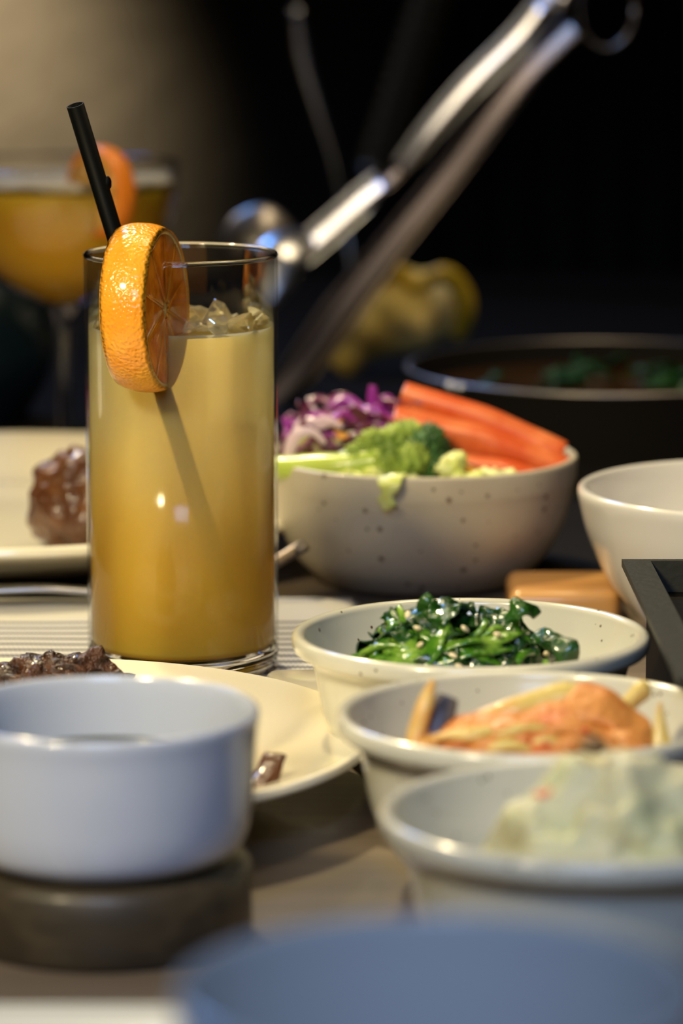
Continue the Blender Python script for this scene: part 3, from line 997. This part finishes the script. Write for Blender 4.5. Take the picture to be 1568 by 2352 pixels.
for i, pts in enumerate(([L(-20, 8, 0), L(-17.5, 14, -1), L(-17, 20, -1), L(-17.4, 24.5, -1)], [L(-33, 15, -4), L(-27, 19, -4), L(-20, 15, -2), L(-13, 13.5, 2), L(-9, 13, 3)], [L(-30, 12, 0), L(-22, 13, 1), L(-16, 16, 1), L(-11, 10, 4)])):
    o_ = obj('cabbage_shred', turb(sweep(pts, [.0012, .0022, .0020, .0012], .0010, up=(0, -1, .2), seg=12, n=6), .0008, 200, i), 'violet')
    tag(o_, ['purple cabbage shred standing straight up from the salad', 'bright violet cabbage shred arching over the salad top', 'violet cabbage shred looped beside the upright one'][i], 'cabbage')
o_ = obj('cabbage_shred', sweep([L(-47, -1, 22), L(-46, 6, 22), L(-43, 10.5, 22), L(-38, 11, 22), L(-34, 7, 22)], [.0012, .0024, .0022, .0015, .0008], .0008, up=(0, -1, .2), seg=12, n=6), 'cabbage_rib')
tag(o_, 'large whitish curled cabbage rib beside the tall glass', 'cabbage')

# orange shreds and lettuce bits
for i, (x, z, dd) in enumerate(((-31, 11.5, 8), (-29, 8, 10), (-28, 13, 5), (19, -2, 38), (23, -1.5, 36), (27, -3, 34), (21, -4, 40), (16, 0, 34), (24, -4.5, 38))):
    p = [L(x + rr.uniform(-3, 3) * k * .5, z + rr.uniform(-2, 2) * k * .4, dd + rr.uniform(-1, 1) * k) for k in range(4)]
    o_ = obj('carrot_shred', sweep(p, [.0006, .0013, .0011, .0005], .0006, up=(0, -1, .3), seg=8, n=5), 'carrot_shred')
    tag(o_, 'thin orange carrot shred among the cabbage' if i < 3 else 'thin orange carrot shred between broccoli and carrot batons', 'carrot', 'carrot shreds by the cabbage' if i < 3 else 'carrot shreds by the broccoli')
lt = [(9, 1, 38, 5.5), (13, -3, 42, 4.2), (20, -6, 43, 4.5), (28, -6, 41, 5), (-30, -4, 44, 4), (-19, -4, 47, 4), (-25, -5, 45, 3.5), (34, -6, 36, 4), (-4, -6, 47, 4), (-40, -5, 34, 4), (-52, 3, 10, 4), (12, 3, 34, 4)]
for i, (x, z, dd, r) in enumerate(lt):
    q_ = math.hypot(x, dd)
    if q_ + r > 48.5:
        x, dd = x * (48.5 - r) / q_, dd * (48.5 - r) / q_
        z += 2.5
    b = blob((r * .001, r * .001, r * .0008), 3, .5, 3.4, 60 + i)
    tag(obj('lettuce_piece', shift(b, L(x, z, dd)), 'lettuce'), 'crumpled pale green lettuce piece ' + ('under the broccoli stalk at the front rim' if x < -8 else 'between broccoli head and front rim' if x < 16 else 'in front of the carrot batons'), 'lettuce', 'lettuce pieces ' + ('under the stalk' if x < -8 else 'by the broccoli head' if x < 16 else 'by the carrots'))
lf = turb(sweep([L(-11, -2, 50), L(-11, .9, 54.0), L(-12, -1.5, 57.5), L(-12.5, -5, 57.8), L(-13, -8, 57.3), L(-13, -10.5, 56.8)], [.004, .0055, .0050, .0022, .0042, .0008], .0006, up=(0, -.6, .8), seg=14, n=6), .0008, 220, 4)
tag(obj('lettuce_leaf', lf, 'lettuce'), 'pale green lettuce leaf hanging over the salad bowl rim', 'lettuce')


# ---------------------------------------------------------------- spinach
BX, BY = sb.location.x, sb.location.y
mc = Vector((BX - .0040, BY, .012))
mrx, mry, mrz = .0300, .0255, .0385
sm = thing('spinach_mound', 'glossy mound of dark green blanched spinach in the grey bowl', 'spinach', (0, 0, 0))
core = blob((mrx * .90, mry * .90, mrz * .90), 5, .22, 3.5, 31, flat=-.001)
tag(obj('spinach_heart', shift(core, mc), 'leaf', sm), None, None, None, 'stuff')
r3 = random.Random(23)


def dome(th, ph, k=1.0):
    """point on the mound; th from the right-hand x axis, ph from the top"""
    q = 1 + .07 * noise.noise(Vector((math.cos(th) * 2, math.sin(th) * 2, ph * 2)))
    sp_ = math.copysign(abs(math.sin(ph)) ** .72, math.sin(ph))
    return mc + Vector((mrx * sp_ * math.cos(th), mry * sp_ * math.sin(th), mrz * .96 * math.cos(ph) ** .9)) * k * q


def strand(name, m, th, ph, az, ln, wid, thk, lift, lab, grp, amp=.0006, fr=180, curl=0, seed=0, n=7, seg=12):
    pts = []
    for k in range(n):
        t_ = (k / (n - 1) - .5) * ln
        a_ = az + curl * (k / (n - 1) - .5)
        th2, ph2 = th + t_ * math.cos(a_) / .030 / max(.45, math.sin(ph)), ph + t_ * math.sin(a_) / .034
        p = dome(th2, min(max(ph2, -1.25), 1.30), lift + .025 * math.sin(k * 1.7 + seed))
        pts.append(p)
    up_ = (pts[n // 2] - mc).normalized()
    b_ = sweep(pts, wid, thk, up=up_, seg=seg, n=5, twist=r3.uniform(-.5, .5))
    turb(b_, amp, fr, seed)
    return obj(name, b_, m, sm)


# camera side is th = -pi/2
for i in range(64):    # dark leaves, most of them right and on top
    th = -PI / 2 + r3.uniform(-1.3, 1.6) + (PI if i % 7 == 0 else 0)
    ph = r3.uniform(.1, 1.3)
    wl_ = r3.uniform(.0035, .0065)
    strand('spinach_leaf', 'leaf', th, ph, r3.uniform(0, PI), r3.uniform(.016, .028), [.0012, wl_, wl_ * r3.uniform(.8, 1.2), .001], .0004, r3.uniform(.96, 1.08),
           None, None, .0034, 210, r3.uniform(-1, 1), i, 7, 16)
for i in range(60):    # lighter stems, most of them left and low
    th = -PI / 2 + r3.uniform(-1.5, .2) + (1.3 if i % 5 == 0 else 0)
    ph = r3.uniform(.35, 1.3)
    wl_ = r3.choice([r3.uniform(.0008, .0015), r3.uniform(.0014, .0030)])
    strand('spinach_stem', 'stem', th, ph, r3.choice([r3.uniform(-.3, .6), r3.uniform(2.5, 3.3), r3.uniform(.9, 1.9)]), r3.uniform(.014, .034), [.0008, wl_, wl_ * 1.2, .0008], [.0006, .0009, .0009, .0006], r3.uniform(1.0, 1.10),
           None, None, .0009, 150, r3.uniform(-1.8, 1.8), 50 + i)
extra = [([(-.012, 0, .046), (-.0122, -.002, .052), (-.0105, -.002, .0555)], [.0014, .0024, .0016], 'leaf', 'dark spinach tip standing up at the top left of the mound'),
         ([(.006, -.004, .046), (.012, -.006, .0525), (.016, -.005, .0530), (.020, -.004, .0500)], [.0012, .0030, .0026, .0006], 'leaf', 'dark green leaf curl at the very top of the mound'),
         ([(.017, -.006, .044), (.022, -.012, .0455), (.027, -.016, .0400), (.029, -.018, .032)], [.001, .0028, .0030, .001], 'leaf', 'dark curled leaf on the right shoulder of the mound'),
         ([(.020, -.016, .040), (.025, -.024, .031), (.029, -.033, .0250), (.0325, -.036, .0285)], [.001, .0013, .0013, .0008], 'stem', 'thin stem trailing down at the right of the mound'),
         ([(-.018, -.018, .030), (-.026, -.020, .0285), (-.032, -.018, .0310), (-.0365, -.016, .0355)], [.0012, .0014, .0011, .0006], 'stem', 'thin stem lying out to the left of the mound'),
         ([(-.024, -.012, .026), (-.030, -.010, .038), (-.0275, -.012, .0425), (-.020, -.014, .0435)], [.001, .0014, .0014, .001], 'stem', 'looped stem at the left edge of the mound'),
         ([(-.030, -.020, .023), (-.0315, -.016, .033), (-.027, -.015, .0355), (-.021, -.016, .033)], [.001, .0018, .0018, .001], 'leaf', 'dark looped leaf stalk at the left foot of the mound')]
for i, (pts, wd, m_, lab) in enumerate(extra):
    b_ = turb(sweep([(BX + a_, BY + b__, c_) for a_, b__, c_ in pts], wd, .0009, up=(0, -.7, .7), seg=14, n=6), .0022 if m_ == 'leaf' else .0006, 200, 90 + i)
    tag(obj('spinach_stem' if m_ == 'stem' else 'spinach_leaf', b_, m_, sm), lab, None)
for i in range(16):
    th = -PI / 2 + r3.uniform(-1.1, 1.3)
    ph = r3.choice([r3.uniform(.3, .9), r3.uniform(1.0, 1.3)])
    b_ = blob((.0014, .0009, .0007), 2, .05, 2, i)
    bmesh.ops.rotate(b_, verts=b_.verts[:], cent=(0, 0, 0), matrix=Matrix.Rotation(r3.uniform(0, PI), 3, 'Z') @ Matrix.Rotation(r3.uniform(-.8, .8), 3, 'Y'))
    tag(obj('sesame_seed', shift(b_, dome(th, ph, 1.12)), 'sesame'), 'pale sesame seed scattered over the spinach mound', 'sesame seed', 'sesame seeds on the spinach')

# ---------------------------------------------------------------- kimchi
KX, KY = kb.location.x, kb.location.y
jc = obj('kimchi_juice', lathe([(0, .0245), (.0360, .0245), (.0376, .0250)], 96), 'kimchi_juice')
jc.location = (KX, KY, 0)
tag(jc, 'brown kimchi juice pooled in the grey bowl', 'sauce')


def K(x, z, d_=0):
    return Vector((KX + x * .001, KY - d_ * .001, .045 + z * .001))


kim = [('kimchi_leaf', 'kimchi', [K(-31, -8, 12), K(-20, -4.5, 14), K(-6, -2.5, 15), K(8, -1.5, 15), K(20, -5, 14), K(28, -12, 12)], [.005, .008, .010, .011, .009, .004], [.002, .003, .0035, .004, .003, .002], 'broad folded orange cabbage leaf across the kimchi bowl'),
       ('kimchi_leaf', 'kimchi', [K(-28, -12, 22), K(-12, -9, 26), K(6, -9, 27), K(20, -11, 24)], [.005, .007, .007, .004], [.003, .005, .005, .003], 'lower spicy orange cabbage leaf at the front of the kimchi'),
       ('kimchi_leaf', 'kimchi', [K(-14, -4, 6), K(0, 0, 7), K(10, 3.2, 8), K(18, 2.2, 10), K(26, -4, 12), K(30, -11, 13)], [.003, .0055, .0075, .007, .0055, .003], [.0015, .0022, .003, .003, .0025, .0015], 'raised orange cabbage fold forming the top of the kimchi'),
       ('kimchi_rib', 'kimchi_pale', [K(-30, -3.5, 12), K(-18, -2.0, 10), K(-4, 2.0, 8), K(9, 5.5, 6), K(17, 3.5, 6)], [.0012, .0028, .0036, .0038, .0015], [.001, .002, .0025, .0025, .001], 'long yellowish cabbage rib along the top of the kimchi'),
       ('kimchi_rib', 'kimchi_pale', [K(-29, -6, 18), K(-22, -4, 19), K(-12, -5, 21), K(-2, -6, 23)], [.0024, .0032, .0030, .0010], [.002, .0028, .0025, .001], 'pale rounded cabbage rib at the left of the kimchi'),
       ('radish_stick', 'kimchi_pale', [K(-31.5, -12, 20), K(-30, -4, 17), K(-27.5, 5, 14), K(-25.5, 10.5, 12)], [.0018, .0024, .0022, .0005], [.0016, .0020, .0018, .0004], 'upright yellow radish stick at the left of the kimchi'),
       ('radish_stick', 'kimchi_pale', [K(17, -3, 2), K(24, 1.0, -2), K(28.5, 4.2, -5), K(30, 4.6, -6)], [.0015, .0022, .0026, .0012], [.0015, .0022, .0024, .001], 'yellow green radish stick at the upper right of the kimchi'),
       ('kimchi_tip', 'kimchi_pale', [K(34, -12, 14), K(32, -8, 12), K(31.5, -2, 10), K(31.8, 4.0, 9)], [.0040, .0034, .0018, .0003], [.003, .0025, .0012, .0003], 'small pointed cabbage tip standing at the right of the kimchi'),
       ('radish_peel', 'kimchi_dark', [K(-25, -4, 12), K(-23, 2, 9), K(-21.5, 5.5, 7)], [.0034, .0036, .0026], [.001, .001, .0008], 'dark square peel behind the upright radish stick'),
       ('kimchi_leaf', 'kimchi', [K(16, -6, 20), K(22, -4.5, 19), K(26, -7, 19), K(24, -11, 21)], [.003, .004, .0036, .002], [.0025, .003, .003, .002], 'small curled orange fold at the right of the kimchi')]
for i, (nm, m_, pts, wd, tk, lab) in enumerate(kim):
    up_ = (0, -.8, .6) if nm != 'kimchi_leaf' else (0, -.35, .94)
    b_ = turb(sweep(pts, wd, tk, up=up_, seg=22 if nm == 'kimchi_leaf' else 14, n=9), .0018 if nm == 'kimchi_leaf' else .0006, 110, i + 3)
    tag(obj(nm, b_, m_), lab, 'kimchi')
fib = random.Random(3)
for i in range(16):
    x0_, z0_ = fib.uniform(-28, -12), fib.uniform(-9, -1)
    ln_ = fib.uniform(20, 46)
    dd = 24 + (-z0_) * .5
    pts = [K(x0_ + ln_ * k / 5, z0_ + 3.2 * math.sin(PI * k / 5) * (1 if z0_ > -6 else .4) + fib.uniform(-.7, .7), dd - 4.5 * abs(k / 5 - .45)) for k in range(6)]
    kim_ = ['kimchi', 'kimchi_pale', 'kimchi'][i % 3]
    b_ = turb(sweep(pts, [.0006, fib.uniform(.0012, .0026), fib.uniform(.0014, .0026), .0006], [.0006, .0012, .0012, .0006], up=(0, -.5, .85), seg=12, n=6), .0006, 200, 300 + i)
    tag(obj('kimchi_strip', b_, kim_), ['spicy orange cabbage strip lying along the kimchi', 'pale yellowish cabbage strip lying along the kimchi', 'spicy orange cabbage strip lying along the kimchi'][i % 3], 'kimchi', ['orange strips of kimchi', 'pale strips of kimchi', 'orange strips of kimchi'][i % 3])
for i in range(9):
    x, z, dd = [(-14, -2.5, 26), (-8, -3, 28), (2, -2, 28), (12, 1, 26), (-20, -6, 28), (8, -5, 32), (-2, -6, 32), (16, -6, 30), (0, 1.5, 22)][i]
    tag(obj('chilli_flake', shift(blob((.0011, .0007, .0005), 2, .2, 3, i), K(x, z, dd)), 'chilli'), 'red chilli flake on the orange kimchi', 'chilli flake', 'chilli flakes on the kimchi')

# ---------------------------------------------------------------- potato salad
PX_, PY_ = pb.location.x, pb.location.y
ps = thing('potato_salad', 'blurred pale yellow scoop of potato salad in the grey bowl', 'potato salad', (PX_ + .005, PY_ - .001, .0335))
obj('scoop', blob((.0290, .0250, .0235), 5, .20, 2.6, 14, flat=-.0185), 'potato', ps)
obj('small_lump', shift(blob((.011, .010, .010), 4, .25, 2.6, 15), (-.0165, -.012, -.004)), 'potato', ps)
for i, (x, y, z, m_, lab, nm) in enumerate(((-.0075, -.004, .0275, 'brown_bit', 'brown speck of garnish on top of the potato salad', 'garnish_bit'), (-.0175, -.006, .0160, 'carrot', 'small orange carrot dice in the potato salad', 'carrot_dice'))):
    o_ = obj(nm, blob((.0034, .0022, .0020), 3, .35, 2.2, 70 + i), m_)
    o_.location = (PX_ + .006 + x, PY_ - .002 + y, .0335 + z)
    tag(o_, lab, 'garnish')
